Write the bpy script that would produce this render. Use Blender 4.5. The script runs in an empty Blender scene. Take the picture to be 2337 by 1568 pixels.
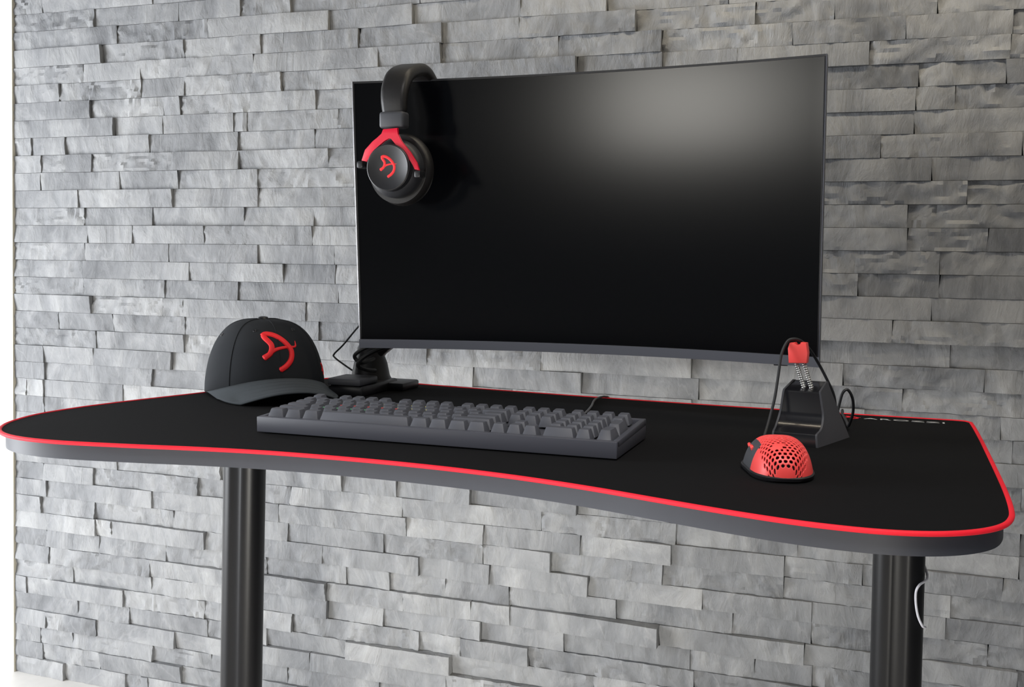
import bpy, bmesh, math, random
from mathutils import Vector, Matrix, noise
C = bpy.context.scene
COL = bpy.context.collection
# ------------------------------------------------------------------ camera, world, lights, exposure
cd = bpy.data.cameras.new('camera'); cam = bpy.data.objects.new('camera', cd); COL.objects.link(cam)
cd.sensor_fit = 'HORIZONTAL'; cd.sensor_width = 36.0; cd.lens = 36.0 * 2450 / 2337
cam.matrix_world = Matrix(((0.94170463, -0.03918029, 0.33415161, 0), (0.33626025, 0.07707567, -0.93860982, 0),
                           (0.01102005, 0.99625511, 0.08575729, 0.962), (0, 0, 0, 1)))
cd.clip_start = 0.05
C.camera = cam
w = bpy.data.worlds.new('world'); C.world = w; w.use_nodes = True
w.node_tree.nodes['Background'].inputs[0].default_value = (0.80, 0.88, 1.0, 1)
w.node_tree.nodes['Background'].inputs[1].default_value = 0.08
def area(name, loc, target, sx, sy, power, col):
    l = bpy.data.lights.new(name, 'AREA'); l.shape = 'RECTANGLE'; l.size = sx; l.size_y = sy; l.energy = power; l.color = col
    o = bpy.data.objects.new(name, l); COL.objects.link(o); o.location = loc
    o.rotation_euler = (Vector(target) - Vector(loc)).to_track_quat('-Z', 'Y').to_euler()
    return o
area('window_daylight_left', (-3.05, 0.42, 0.80), (-1.2, 1.7, 0.65), 1.4, 1.6, 93, (0.93, 0.96, 1.0))
area('window_daylight_behind', (-2.06, -2.3, 1.34), (-0.3, 1.5, 0.9), 0.42, 0.46, 8.8, (1.0, 0.97, 0.9))
rd_ = area('added_low_fill', (0.15, -1.5, 0.14), (-0.90, 1.85, 0.10), 0.8, 0.22, 5.0, (1.0, 0.97, 0.90)); rd_.data.spread = math.radians(42)  # added unseen fill, kept low to brighten the wall under the desk
area('ceiling_lamp', (0.15, 1.45, 1.90), (0.15, 1.86, 1.56), 1.9, 0.10, 8.0, (1.0, 0.88, 0.68))
dk_ = area('added_desk_fill', (0.15, 0.0, 2.5), (-0.25, 0.95, 0.7), 0.7, 0.7, 2.8, (1.0, 0.97, 0.94)); dk_.data.spread = math.radians(48)  # added fill from no real fixture, lifts the mouse and desk top
dl_ = area('added_floor_bounce', (-0.9, -0.8, 2.6), (-0.9, -0.6, 0), 1.0, 1.0, 38, (1.0, 0.97, 0.92)); dl_.data.spread = math.radians(80)  # added out of view; floor bounce from it brightens the lower wall
C.view_settings.view_transform = 'Standard'; C.view_settings.look = 'None'
C.view_settings.gamma = 1.0; C.view_settings.use_curve_mapping = False
C.view_settings.exposure = 0.15
R = random.Random(7)
DZ = 0.737           # top of the desk mat
# ------------------------------------------------------------------ materials
def mat(name, col, rough=0.5, metal=0.0, spec=0.5, bump=None, var=0.0, coat=0.0):
    m = bpy.data.materials.new(name); m.use_nodes = True
    nt = m.node_tree; b = nt.nodes['Principled BSDF']
    b.inputs['Base Color'].default_value = (*col, 1); b.inputs['Roughness'].default_value = rough
    b.inputs['Metallic'].default_value = metal; b.inputs['Specular IOR Level'].default_value = spec
    b.inputs['Coat Weight'].default_value = coat
    tc = nt.nodes.new('ShaderNodeTexCoord')
    if var:
        n = nt.nodes.new('ShaderNodeTexNoise'); n.inputs['Scale'].default_value = 40; n.inputs['Detail'].default_value = 6
        nt.links.new(tc.outputs['Object'], n.inputs['Vector'])
        mx = nt.nodes.new('ShaderNodeMix'); mx.data_type = 'RGBA'
        mx.inputs[6].default_value = (*[c * (1 - var) for c in col], 1); mx.inputs[7].default_value = (*[min(1, c * (1 + var)) for c in col], 1)
        nt.links.new(n.outputs['Fac'], mx.inputs[0]); nt.links.new(mx.outputs[2], b.inputs['Base Color'])
    if bump:
        sc, st, di = bump
        n = nt.nodes.new('ShaderNodeTexNoise'); n.inputs['Scale'].default_value = sc; n.inputs['Detail'].default_value = 4
        nt.links.new(tc.outputs['Object'], n.inputs['Vector'])
        bp = nt.nodes.new('ShaderNodeBump'); bp.inputs['Strength'].default_value = st; bp.inputs['Distance'].default_value = di
        nt.links.new(n.outputs['Fac'], bp.inputs['Height']); nt.links.new(bp.outputs['Normal'], b.inputs['Normal'])
    return m
M = {}
M['plaster'] = mat('white_plaster', (0.96, 0.96, 0.95), 0.8, bump=(60, .1, .001))
M['floor'] = mat('pale_floor', (0.72, 0.70, 0.67), 0.5, var=.06)
M['mortar'] = mat('mortar', (0.10, 0.098, 0.09), 0.9)
M['cloth'] = mat('mat_cloth', (0.0046, 0.0046, 0.0052), 0.95, spec=.12, bump=(1800, .15, .0004), var=.15)
M['red_edge'] = mat('red_stitching', (0.86, 0.012, 0.030), 0.6, spec=.3, bump=(700, .3, .0006))
M['board'] = mat('dark_grey_board_edge', (0.032, 0.035, 0.046), 0.5, bump=(90, .04, .0005), var=.08)
M['leg'] = mat('black_powder_coat', (0.006, 0.006, 0.007), 0.33, spec=.2, bump=(1500, .08, .0002))
M['plastic'] = mat('black_plastic', (0.014, 0.014, 0.016), 0.38, bump=(900, .05, .0002))
M['plastic_grey'] = mat('charcoal_plastic', (0.050, 0.052, 0.060), 0.5, bump=(900, .05, .0002))
M['gloss'] = mat('black_gloss_plastic', (0.010, 0.010, 0.012), 0.22, coat=.3)
M['bezel'] = mat('grey_bezel', (0.085, 0.088, 0.105), 0.42)
M['silver'] = mat('silver_trim', (0.55, 0.56, 0.60), 0.35, metal=.6)
M['screen'] = mat('matte_screen', (0.0008, 0.0009, 0.0014), 0.165, spec=.34)
M['keycap'] = mat('dark_grey_keycap', (0.068, 0.072, 0.088), 0.55, bump=(1500, .08, .0001))
M['case'] = mat('keyboard_case', (0.066, 0.069, 0.086), 0.42, bump=(1200, .06, .0001))
M['red_plastic'] = mat('red_plastic', (0.92, 0.075, 0.070), 0.42)
M['red_metal'] = mat('red_anodised', (0.70, 0.006, 0.035), 0.38)
M['red_thread'] = mat('red_thread', (0.90, 0.012, 0.018), 0.65, bump=(900, .3, .0005))
M['cap'] = mat('charcoal_twill', (0.020, 0.022, 0.025), 0.9, spec=.2, bump=(900, .25, .0004), var=.1)
M['cap_brim'] = mat('grey_twill', (0.055, 0.064, 0.072), 0.85, spec=.3, bump=(900, .25, .0004), var=.12)
M['leather'] = mat('black_leatherette', (0.012, 0.011, 0.011), 0.42, bump=(260, .2, .0006))
M['cup'] = mat('dark_grey_matte', (0.030, 0.031, 0.035), 0.40)
M['chrome'] = mat('spring_steel', (0.75, 0.75, 0.73), 0.25, metal=.9)
M['cable'] = mat('black_cable', (0.016, 0.017, 0.019), 0.5)
M['cable_grey'] = mat('grey_cable', (0.085, 0.085, 0.09), 0.45)
M['white_cord'] = mat('white_cord', (0.60, 0.60, 0.66), 0.5)
M['white_print'] = mat('white_print', (0.55, 0.55, 0.55), 0.7)
M['legend'] = mat('grey_legend', (0.35, 0.35, 0.36), 0.6)
def led(name, col, s):
    m = mat(name, col, .4); b = m.node_tree.nodes['Principled BSDF']
    b.inputs['Emission Color'].default_value = (*col, 1); b.inputs['Emission Strength'].default_value = s
    return m
M['led_y'] = led('yellow_led', (0.75, 0.68, 0.15), .30); M['led_r'] = led('red_led', (0.55, 0.10, 0.10), .15); M['led_g'] = led('green_led', (0.15, 0.40, 0.22), .1)
def slate():
    m = bpy.data.materials.new('slate'); m.use_nodes = True; nt = m.node_tree; N = nt.nodes; L = nt.links; b = N['Principled BSDF']
    tc = N.new('ShaderNodeTexCoord'); mp = N.new('ShaderNodeMapping'); mp.inputs['Scale'].default_value = (1, 1, .45)
    mp.inputs['Rotation'].default_value = (0, .5, 0)
    L.new(tc.outputs['Object'], mp.inputs['Vector'])
    at = N.new('ShaderNodeAttribute'); at.attribute_name = 'tone'
    # offset the pattern from stone to stone
    va = N.new('ShaderNodeVectorMath'); va.operation = 'MULTIPLY_ADD'
    L.new(at.outputs['Fac'], va.inputs[0]); va.inputs[1].default_value = (13, 7, 9); L.new(mp.outputs['Vector'], va.inputs[2])
    n1 = N.new('ShaderNodeTexNoise'); n1.inputs['Scale'].default_value = 8; n1.inputs['Detail'].default_value = 7; n1.inputs['Roughness'].default_value = .62; n1.inputs['Distortion'].default_value = .9
    n2 = N.new('ShaderNodeTexNoise'); n2.inputs['Scale'].default_value = 38; n2.inputs['Detail'].default_value = 6; n2.inputs['Roughness'].default_value = .7; n2.inputs['Distortion'].default_value = .6
    for n in (n1, n2): L.new(va.outputs[0], n.inputs['Vector'])
    mul = N.new('ShaderNodeMath'); mul.operation = 'MULTIPLY_ADD'; L.new(n1.outputs['Fac'], mul.inputs[0]); mul.inputs[1].default_value = 1.0
    m2 = N.new('ShaderNodeMath'); m2.operation = 'MULTIPLY'; L.new(n2.outputs['Fac'], m2.inputs[0]); m2.inputs[1].default_value = .35; L.new(m2.outputs[0], mul.inputs[2])
    m3 = N.new('ShaderNodeMath'); m3.operation = 'MULTIPLY_ADD'; L.new(at.outputs['Fac'], m3.inputs[0]); m3.inputs[1].default_value = .16; L.new(mul.outputs[0], m3.inputs[2])
    cr = N.new('ShaderNodeValToRGB'); L.new(m3.outputs[0], cr.inputs[0])
    e = cr.color_ramp.elements
    e[0].position = .47; e[0].color = (.110, .114, .121, 1)
    e[1].position = .95; e[1].color = (.325, .328, .330, 1)
    k = e.new(.71); k.color = (.210, .215, .223, 1)
    # pale cleft veins
    vz = N.new('ShaderNodeTexNoise'); vz.inputs['Scale'].default_value = 6; vz.inputs['Detail'].default_value = 5; vz.inputs['Distortion'].default_value = 1.1
    L.new(va.outputs[0], vz.inputs['Vector'])
    s1 = N.new('ShaderNodeMath'); s1.operation = 'SUBTRACT'; L.new(vz.outputs['Fac'], s1.inputs[0]); s1.inputs[1].default_value = .5
    s2 = N.new('ShaderNodeMath'); s2.operation = 'ABSOLUTE'; L.new(s1.outputs[0], s2.inputs[0])
    s3 = N.new('ShaderNodeMapRange'); L.new(s2.outputs[0], s3.inputs['Value']); s3.inputs['From Min'].default_value = 0; s3.inputs['From Max'].default_value = .012; s3.inputs['To Min'].default_value = .12; s3.inputs['To Max'].default_value = 0
    mx = N.new('ShaderNodeMix'); mx.data_type = 'RGBA'; L.new(s3.outputs[0], mx.inputs[0]); L.new(cr.outputs[0], mx.inputs[6]); mx.inputs[7].default_value = (.50, .50, .49, 1)
    L.new(mx.outputs[2], b.inputs['Base Color'])
    b.inputs['Roughness'].default_value = .66; b.inputs['Specular IOR Level'].default_value = .3
    hb = N.new('ShaderNodeMath'); hb.operation = 'MULTIPLY_ADD'; L.new(n2.outputs['Fac'], hb.inputs[0]); hb.inputs[1].default_value = .35; L.new(n1.outputs['Fac'], hb.inputs[2])
    bp = N.new('ShaderNodeBump'); bp.inputs['Strength'].default_value = .95; bp.inputs['Distance'].default_value = .008
    L.new(hb.outputs[0], bp.inputs['Height']); L.new(bp.outputs['Normal'], b.inputs['Normal'])
    return m
M['slate'] = slate()
# ------------------------------------------------------------------ helpers
def obj(name, bm, m, parent=None, smooth=True, angle=35, mw=None):
    me = bpy.data.meshes.new(name)
    bmesh.ops.recalc_face_normals(bm, faces=bm.faces)
    bm.to_mesh(me); bm.free(); me.materials.append(m)
    o = bpy.data.objects.new(name, me); COL.objects.link(o)
    if smooth:
        for p in me.polygons: p.use_smooth = True
        me.set_sharp_from_angle(angle=math.radians(angle))
    if parent: o.parent = parent
    return o
def tag(o, label=None, cat=None, group=None, kind=None):
    if label: o['label'] = label
    if cat: o['category'] = cat
    if group: o['group'] = group
    if kind: o['kind'] = kind
    return o
def thing(name, label, cat, loc=(0, 0, 0), rz=0, mw=None):
    o = bpy.data.objects.new(name, None); COL.objects.link(o); o.empty_display_size = .05
    if mw is not None: o.matrix_world = mw
    else: o.location = loc; o.rotation_euler = (0, 0, rz)
    return tag(o, label, cat)
def box(bm, c, s, bev=0.0, seg=2, mw=None, taper=None):
    r = bmesh.ops.create_cube(bm, size=1.0); vs = r['verts']
    for v in vs:
        v.co = Vector((v.co.x * s[0], v.co.y * s[1], v.co.z * s[2]))
        if taper and v.co.z > 0: v.co.x *= taper[0]; v.co.y *= taper[1]
    if bev:
        es = list({e for v in vs for e in v.link_edges})
        rr = bmesh.ops.bevel(bm, geom=es, offset=bev, segments=seg, affect='EDGES', profile=.5)
        vs = list({v for f in rr['faces'] for v in f.verts} | {v for v in vs if v.is_valid})
    T = Matrix.Translation(Vector(c)) @ (mw if mw is not None else Matrix.Identity(4))
    bmesh.ops.transform(bm, matrix=T, verts=vs)
    return bm
def crom(pts, n=8, closed=False):
    P = [Vector(p) for p in pts]; out = []; k = len(P)
    rng = range(k) if closed else range(k - 1)
    for i in rng:
        if closed: a, b, c, d = P[(i - 1) % k], P[i], P[(i + 1) % k], P[(i + 2) % k]
        else: a, b, c, d = P[max(i - 1, 0)], P[i], P[i + 1], P[min(i + 2, k - 1)]
        for j in range(n):
            t = j / n
            out.append(.5 * ((2 * b) + (c - a) * t + (2 * a - 5 * b + 4 * c - d) * t * t + (3 * b - a - 3 * c + d) * t ** 3))
    if not closed: out.append(P[-1])
    return out
def sweep(bm, P, prof, closed=False, up=None, scale=None):
    """sweep a closed profile [(a,b)] along the path P (parallel transport frame)"""
    P = [Vector(p) for p in P]; n = len(P); k = len(prof); rings = []
    T0 = (P[1] - P[0]).normalized()
    ref = Vector(up) if up else (Vector((0, 0, 1)) if abs(T0.z) < .9 else Vector((0, 1, 0)))
    N_ = (ref - T0 * ref.dot(T0)).normalized()
    for i in range(n):
        if closed: T = (P[(i + 1) % n] - P[(i - 1) % n]).normalized()
        else: T = (P[min(i + 1, n - 1)] - P[max(i - 1, 0)]).normalized()
        if up: N_ = Vector(up)
        N_ = (N_ - T * N_.dot(T)).normalized(); B = T.cross(N_)
        s = scale[i] if scale else 1.0
        rings.append([bm.verts.new(P[i] + (B * a + N_ * b) * s) for a, b in prof])
    for i in range(n if closed else n - 1):
        a, b = rings[i], rings[(i + 1) % n]
        for j in range(k): bm.faces.new((a[j], a[(j + 1) % k], b[(j + 1) % k], b[j]))
    if not closed:
        bm.faces.new(rings[0][::-1]); bm.faces.new(rings[-1])
    return bm
def circ(r, k=12, sx=1, sy=1): return [(r * sx * math.cos(2 * math.pi * i / k), r * sy * math.sin(2 * math.pi * i / k)) for i in range(k)]
def tube(bm, pts, r, k=10, closed=False, sm=8, scale=None): return sweep(bm, crom(pts, sm, closed) if sm else pts, circ(r, k), closed, scale=scale)
def rrect(w_, h_, r, n=4):
    out = []
    for cx, cy, a0 in ((w_ / 2 - r, h_ / 2 - r, 0), (-w_ / 2 + r, h_ / 2 - r, 90), (-w_ / 2 + r, -h_ / 2 + r, 180), (w_ / 2 - r, -h_ / 2 + r, 270)):
        for i in range(n + 1):
            a = math.radians(a0 + 90 * i / n); out.append((cx + r * math.cos(a), cy + r * math.sin(a)))
    return out
def lathe(bm, prof, k=40, mw=None):
    """prof [(r,h)] about local z"""
    rings = []
    for r, h in prof:
        rings.append([bm.verts.new((r * math.cos(2 * math.pi * i / k), r * math.sin(2 * math.pi * i / k), h)) for i in range(k)])
    for a, b in zip(rings, rings[1:]):
        for i in range(k): bm.faces.new((a[i], a[(i + 1) % k], b[(i + 1) % k], b[i]))
    bm.faces.new(rings[0][::-1]); bm.faces.new(rings[-1])
    if mw is not None: bmesh.ops.transform(bm, matrix=mw, verts=[v for rg in rings for v in rg])
    return bm
def prism(bm, poly, d, mw, bev=0.0):
    """poly in local xy, thickness d along z"""
    a = [bm.verts.new((x, y, 0)) for x, y in poly]; b = [bm.verts.new((x, y, d)) for x, y in poly]
    n = len(poly); fs = [bm.faces.new(a[::-1]), bm.faces.new(b)]
    for i in range(n): fs.append(bm.faces.new((a[i], a[(i + 1) % n], b[(i + 1) % n], b[i])))
    vs = a + b
    if bev:
        es = [e for e in fs[1].edges] + [e for e in fs[0].edges]
        rr = bmesh.ops.bevel(bm, geom=es, offset=bev, segments=2, affect='EDGES', profile=.5)
        vs = list(bm.verts)
    bmesh.ops.transform(bm, matrix=mw, verts=vs)
    return bm
# the emblem that stands on the cap, the headset and the mat: strokes in a unit square, x right, y up, with radii
EMB = [([(-.39, -.17), (-.21, -.02), (-.16, .18), (-.28, .36), (-.30, .43)], .074, None),
       ([(-.34, .41), (-.24, .465), (-.06, .43), (.12, .31), (.26, .15), (.33, .0), (.30, -.20), (.17, -.36), (-.02, -.48)], .074, None),
       ([(-.41, -.14), (-.25, -.05), (-.08, .06), (.14, .11), (.34, .115), (.46, .13), (.47, .27)], .060, (1, 1, .9, .75, .6, .45, .12))]
def emblem(bm, f, size, k=8, flat=1.0):
    """f(a,b) -> (point, normal)"""
    for pts, r, sc in EMB:
        P2 = crom([(x, y, 0) for x, y in pts], 5); n = len(P2)
        S = [1.0] * n
        if sc:
            for i in range(n):
                t = i / (n - 1) * (len(sc) - 1); j = min(int(t), len(sc) - 2); S[i] = sc[j] + (sc[j + 1] - sc[j]) * (t - j)
        q = [f(p.x * size, p.y * size) for p in P2]; rings = []
        for i in range(n):
            P, Nn = q[i]; T = (q[min(i + 1, n - 1)][0] - q[max(i - 1, 0)][0]).normalized(); Nn = (Nn - T * Nn.dot(T)).normalized(); B = T.cross(Nn)
            endk = .55 if i in (0, n - 1) else 1
            rr = r * size * S[i] * endk
            rings.append([bm.verts.new(P + B * (rr * math.cos(2 * math.pi * j / k)) + Nn * (rr * flat * math.sin(2 * math.pi * j / k))) for j in range(k)])
        for a, b in zip(rings, rings[1:]):
            for j in range(k): bm.faces.new((a[j], a[(j + 1) % k], b[(j + 1) % k], b[j]))
        bm.faces.new(rings[0][::-1]); bm.faces.new(rings[-1])
    return bm
# ------------------------------------------------------------------ the room
def plane_box(name, lo, hi, m, kind='structure'):
    bm = bmesh.new(); box(bm, [(a + b) / 2 for a, b in zip(lo, hi)], [b - a for a, b in zip(lo, hi)])
    o = obj(name, bm, m, smooth=False); return tag(o, kind=kind)
plane_box('floor', (-4.2, -2.6, -.05), (1.6, 2.0, 0), M['floor'])
plane_box('wall_left', (-4.2, 1.874, 0), (-1.79, 2.0, 2.6), M['plaster'])

bm = bmesh.new()     # cream strip that closes the cladding's left end; it leans a little
lo = [bm.verts.new(p) for p in ((-1.852, 1.846, 0), (-1.846, 1.846, 0), (-1.846, 1.90, 0), (-1.852, 1.90, 0))]
hi = [bm.verts.new(p) for p in ((-1.767, 1.846, 2.6), (-1.761, 1.846, 2.6), (-1.761, 1.90, 2.6), (-1.767, 1.90, 2.6))]
bm.faces.new(lo[::-1]); bm.faces.new(hi)
for i in range(4): bm.faces.new((lo[i], lo[(i + 1) % 4], hi[(i + 1) % 4], hi[i]))
tag(obj('trim_1', bm, mat('cream_edge_strip', (.62, .58, .47), .6), smooth=False), kind='structure')
# joints of the cladding per course: (x in metres, step in millimetres)
JOINTS = [[(-1.723,3),(-1.44,3)],
[(-1.586,6),(-1.378,3),(-1.231,5),(-1.12,5)],
[(-1.037,7),(-0.649,0),(-0.491,10),(-0.282,3)],
[(-1.568,9),(-1.365,5),(-1.185,2),(-1.135,0),(-0.974,3),(-0.972,4),(-0.651,0),(-0.438,13),(-0.11,2),(0.045,2)],
[(-1.617,3),(-1.47,0),(-0.931,3),(-0.803,8),(-0.392,9),(-0.0,0),(0.155,4)],
[(-1.679,3),(-1.469,4),(-1.364,2),(-1.139,6),(-0.542,13),(-0.39,4),(-0.264,2),(-0.054,2),(0.153,2)],
[(-1.601,5),(-1.418,0),(-1.376,4),(-1.065,5),(0.022,3),(0.149,1)],
[(-1.542,9),(-1.42,1),(-1.251,3),(-1.219,0),(-1.016,0),(0.019,1),(0.077,2)],
[(-1.758,5),(-1.668,3),(-1.454,3),(-1.241,5),(-1.067,2),(0.018,2)],
[(-1.732,3),(-1.665,0),(-1.598,3),(-1.395,0),(-1.238,4),(-0.031,1),(0.176,0)],
[(-1.735,0),(-1.382,5),(-1.193,5),(0.047,2)],
[(-1.633,2),(-1.393,8),(-1.193,3),(0.101,5)],
[(-1.451,2),(-1.228,2),(-1.07,2),(0.014,2)],
[(-1.611,0),(-1.498,3),(-1.072,3),(0.015,3),(0.134,1)],
[(-1.409,2),(-1.024,0),(0.065,4)],
[(-1.627,0),(-1.358,2),(-1.139,5),(-1.023,2),(-0.058,5),(0.066,2)],
[(-1.628,0),(-1.422,2),(-1.243,4),(0.056,0)],
[(-1.424,2),(-1.374,0),(-1.088,3),(-0.002,0)],
[(-1.699,0),(-1.553,0),(-1.374,2),(0.087,2)],
[(-1.375,5),(-0.076,2),(0.139,3)],
[(-1.741,3),(-1.608,0),(-1.407,8),(-0.735,6),(-0.524,10),(-0.314,5),(0.018,3)],
[(-1.74,6),(-1.457,6)],
[(-1.79,2),(-1.742,5),(-1.532,0)],
[(-1.742,4)],
[],
[],
[(-1.554,3),(-1.012,6),(-0.893,6),(-0.738,11),(-0.528,14),(0.203,3)],
[(-1.75,0),(-1.615,4),(-0.348,4),(-0.139,3),(0.203,3)],
[(-1.743,5),(-1.463,4),(-0.87,6),(-0.711,5),(-0.522,3),(-0.16,4),(-0.033,2),(0.181,2)],
[(-1.757,5),(-1.615,3),(-1.41,2),(-1.134,4),(-0.711,7),(-0.577,12),(-0.369,9),(-0.16,4)],
[(-1.611,3),(-1.568,3),(-1.329,7),(-1.054,0),(-0.842,8),(-0.505,11),(-0.298,4),(-0.112,2),(0.099,2)],
[(-1.747,0),(-1.604,0),(-1.003,4),(-0.906,7),(-0.789,0),(-0.659,4),(-0.453,7),(-0.245,4),(-0.112,0)],
[(-1.737,0),(-1.47,3),(-1.044,9),(-0.876,0),(-0.735,0),(-0.656,3),(-0.373,20)],
[(-1.678,5),(-1.468,1),(-1.044,9),(-0.921,4),(-0.715,10),(-0.317,1),(-0.205,2),(-0.108,2)],
[(-1.803,3),(-1.335,4),(-1.124,6),(-0.843,4),(-0.756,0),(-0.619,6)],
[(-1.663,0),(-1.529,4),(-1.185,5),(-0.999,0),(-0.775,16)],
[(-1.752,0),(-1.409,5),(-1.083,0)],
[(-1.773,2),(-1.684,1),(-1.469,7),(-1.138,1),(-0.93,2)],
[(-1.766,3),(-1.609,0),(-1.396,6)],
[(-1.54,6),(-1.481,5)]]

LOGO_TH = -1
# ledger-stone cladding: every course of stones lies on the wall with its own protrusion, tilt and cleft face
PITCH = 0.0372; ZT = 1.4526
XL0, XR = -1.847, 1.30
def stone_wall():
    V = []; F = []; tone = []
    RS = random.Random(11)
    nz = noise.noise
    for n in range(-32, 39):
        z1 = ZT - PITCH * n; z0 = z1 - PITCH
        if n == 38: z0 = 0.0
        if z1 > 2.6: continue
        XL = XL0 + .0325 * (z0 + z1) / 2
        js = list(JOINTS[n + 1]) if -1 <= n <= 38 else []
        # fill the unseen stretches (and the hidden ones) with joints of the same rhythm
        xs = [XL] + [j[0] for j in js] + [XR]
        full = []
        for i in range(len(xs) - 1):
            a, b = xs[i], xs[i + 1]
            if i > 0: full.append((a, js[i - 1][1] / 1000))
            m = int((b - a) / .30)
            if m:
                for q in range(1, m + 1):
                    full.append((a + (b - a) * q / (m + 1) + RS.uniform(-.04, .04), RS.choice((0, 0, .002, .003, .005, .008))))
        ends = [XL] + [f[0] for f in full] + [XR]; steps = [0.003] + [f[1] for f in full] + [0]
        cb = RS.choice((-.002, 0, .0015, .0035))
        dl = .006
        for i in range(len(ends) - 1):
            a, b = ends[i], ends[i + 1]
            if b - a < .010: continue
            st = steps[i + 1]
            dr = max(.004, st) + cb + RS.uniform(.0, .004) + .003
            dl = max(.0015, dl)
            special = abs(b + .775) < .004 and st > .01
            g = .0003
            ja, jb = RS.uniform(-.004, .004), RS.uniform(-.004, .004)
            tz = RS.uniform(-.0022, .0022)
            nx = max(3, int((b - a) / .007)); ny = 6
            sx, sz = RS.uniform(0, 50), RS.uniform(0, 50)
            ang = RS.uniform(.4, 1.25) * RS.choice((-1, 1, 1)); ca, sa = math.cos(ang), math.sin(ang)
            rough = RS.choice((.3, .6, 1, 1.4, 2.0)); tn = RS.random() ** 1.2
            if special: dl, dr, tn, rough = .0185, .021, 1.25, .8
            kink = RS.uniform(.25, .8); kd = RS.uniform(-.0025, .0035)
            base = len(V)
            for iy in range(ny + 1):
                v = iy / ny; z = z0 + g + (z1 - z0 - 2 * g) * v
                for ix in range(nx + 1):
                    u = ix / nx
                    xa = a + g + ja * (v - .5); xb = b - g + 0 * jb
                    x = xa + (xb - xa) * u
                    d = dl + (dr - dl) * u ** 1.3 + tz * (v - .5) * 2
                    d += kd * max(0, 1 - abs(u - kink) * 3.2)
                    # cleft terraces
                    s = (x * ca + z * sa) * 26 + nz(Vector((x * 14 + sx, z * 30, sz))) * 2.1
                    fr = s - math.floor(s); tr = max(0, min(1, (fr - .72) / .28)) ; d += rough * .0031 * (tr - fr * .9)
                    d += rough * .0016 * nz(Vector((x * 55 + sz, z * 70, sx)))
                    d += .0022 * nz(Vector((x * 9, z * 22 + sx, 3)))
                    # worn arrises
                    e = min(u * (b - a), (1 - u) * (b - a), v * PITCH, (1 - v) * PITCH)
                    if e < .0008: d -= .0003 + .0012 * abs(nz(Vector((x * 90, z * 90, 5))))
                    V.append((x, 1.856 - max(.0005, d), z))
            W1 = nx + 1
            for iy in range(ny):
                for ix in range(nx):
                    p = base + iy * W1 + ix; F.append((p, p + 1, p + 1 + W1, p + W1)); tone.append(tn)
            # returns to the backing
            ring = [base + ix for ix in range(nx + 1)] + [base + iy * W1 + nx for iy in range(1, ny + 1)] + \
                   [base + ny * W1 + ix for ix in range(nx - 1, -1, -1)] + [base + iy * W1 for iy in range(ny - 1, 0, -1)]
            b2 = len(V)
            for r_ in ring: V.append((V[r_][0], 1.878, V[r_][2]))
            k = len(ring)
            for q in range(k):
                F.append((ring[q], b2 + q, b2 + (q + 1) % k, ring[(q + 1) % k])); tone.append(tn)
            dl = dr - st + RS.uniform(-.001, .001)
    nst = len(F)
    b3 = len(V)
    for x in (XL0 + .09, XR):
        for y in (1.872, 2.0):
            for z in (0, 2.6): V.append((x, y, z))
    for f in ((0, 1, 3, 2), (4, 6, 7, 5), (0, 4, 5, 1), (2, 3, 7, 6), (1, 5, 7, 3), (0, 2, 6, 4)): F.append(tuple(b3 + i for i in f)); tone.append(0)
    me = bpy.data.meshes.new('wall_back'); me.from_pydata(V, [], F); me.validate()
    at = me.attributes.new('tone', 'FLOAT', 'FACE')
    if len(me.polygons) == len(tone): at.data.foreach_set('value', tone)
    me.materials.append(M['slate']); me.materials.append(M['mortar'])
    mi = [0] * len(me.polygons)
    for q in range(nst, len(mi)): mi[q] = 1
    me.polygons.foreach_set('material_index', mi)
    me.polygons.foreach_set('use_smooth', [True] * len(me.polygons)); me.set_sharp_from_angle(angle=math.radians(28))
    o = bpy.data.objects.new('wall_back', me); COL.objects.link(o); tag(o, kind='structure')
stone_wall()
# ------------------------------------------------------------------ desk
OUT = [(-1.079, 1.145), (-1.074, 1.100), (-1.056, 1.050), (-1.022, 1.008), (-.975, .984), (-.91, .978), (-.82, .990), (-.734, 1.006), (-.655, 1.016), (-.572, 1.019), (-.493, 1.017),
       (-.415, 1.010), (-.339, .997), (-.266, .978), (-.197, .955), (-.135, .935), (-.077, .920), (-.024, .914), (.015, .917), (.048, .928), (.075, .947), (.094, .972),
       (.104, 1.002), (.108, 1.040), (.110, 1.121), (.110, 1.268), (.109, 1.438), (.107, 1.550), (.104, 1.572), (.090, 1.582),
       (.04, 1.583), (-.065, 1.585), (-.20, 1.590), (-.334, 1.598), (-.506, 1.613), (-.679, 1.632), (-.783, 1.649), (-.88, 1.664), (-.915, 1.660), (-.932, 1.640),
       (-.962, 1.545), (-1.002, 1.430), (-1.026, 1.358), (-1.051, 1.285), (-1.071, 1.210)]
OC = [(p.x, p.y) for p in crom([(x, y, 0) for x, y in OUT], 5, True)]
def inset(poly, d):
    n = len(poly); out = []
    for i in range(n):
        a, b = Vector(poly[i - 1]), Vector(poly[(i + 1) % n]); t = (b - a).normalized(); out.append((poly[i][0] - t.y * d, poly[i][1] + t.x * d))
    return out
desk = thing('desk', 'black desk with a curved dark grey board edge standing before the stone wall', 'desk', (-.47, 1.3, 0))
def child_world(o, parent):
    o.parent = parent; o.matrix_parent_inverse = Matrix.Translation(parent.location).inverted() if parent.rotation_euler.z == 0 else parent.matrix_world.inverted()
bm = bmesh.new(); prism(bm, inset(OC, .0085), .0185, Matrix.Translation((0, 0, .7152)), .0022)
tt = obj('tabletop', bm, M['board'], angle=50); child_world(tt, desk)
bm = bmesh.new(); box(bm, (-.47, 1.33, .700), (.78, .05, .03), .003)
cf = obj('cross_frame', bm, M['leg']); child_world(cf, desk)
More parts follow.
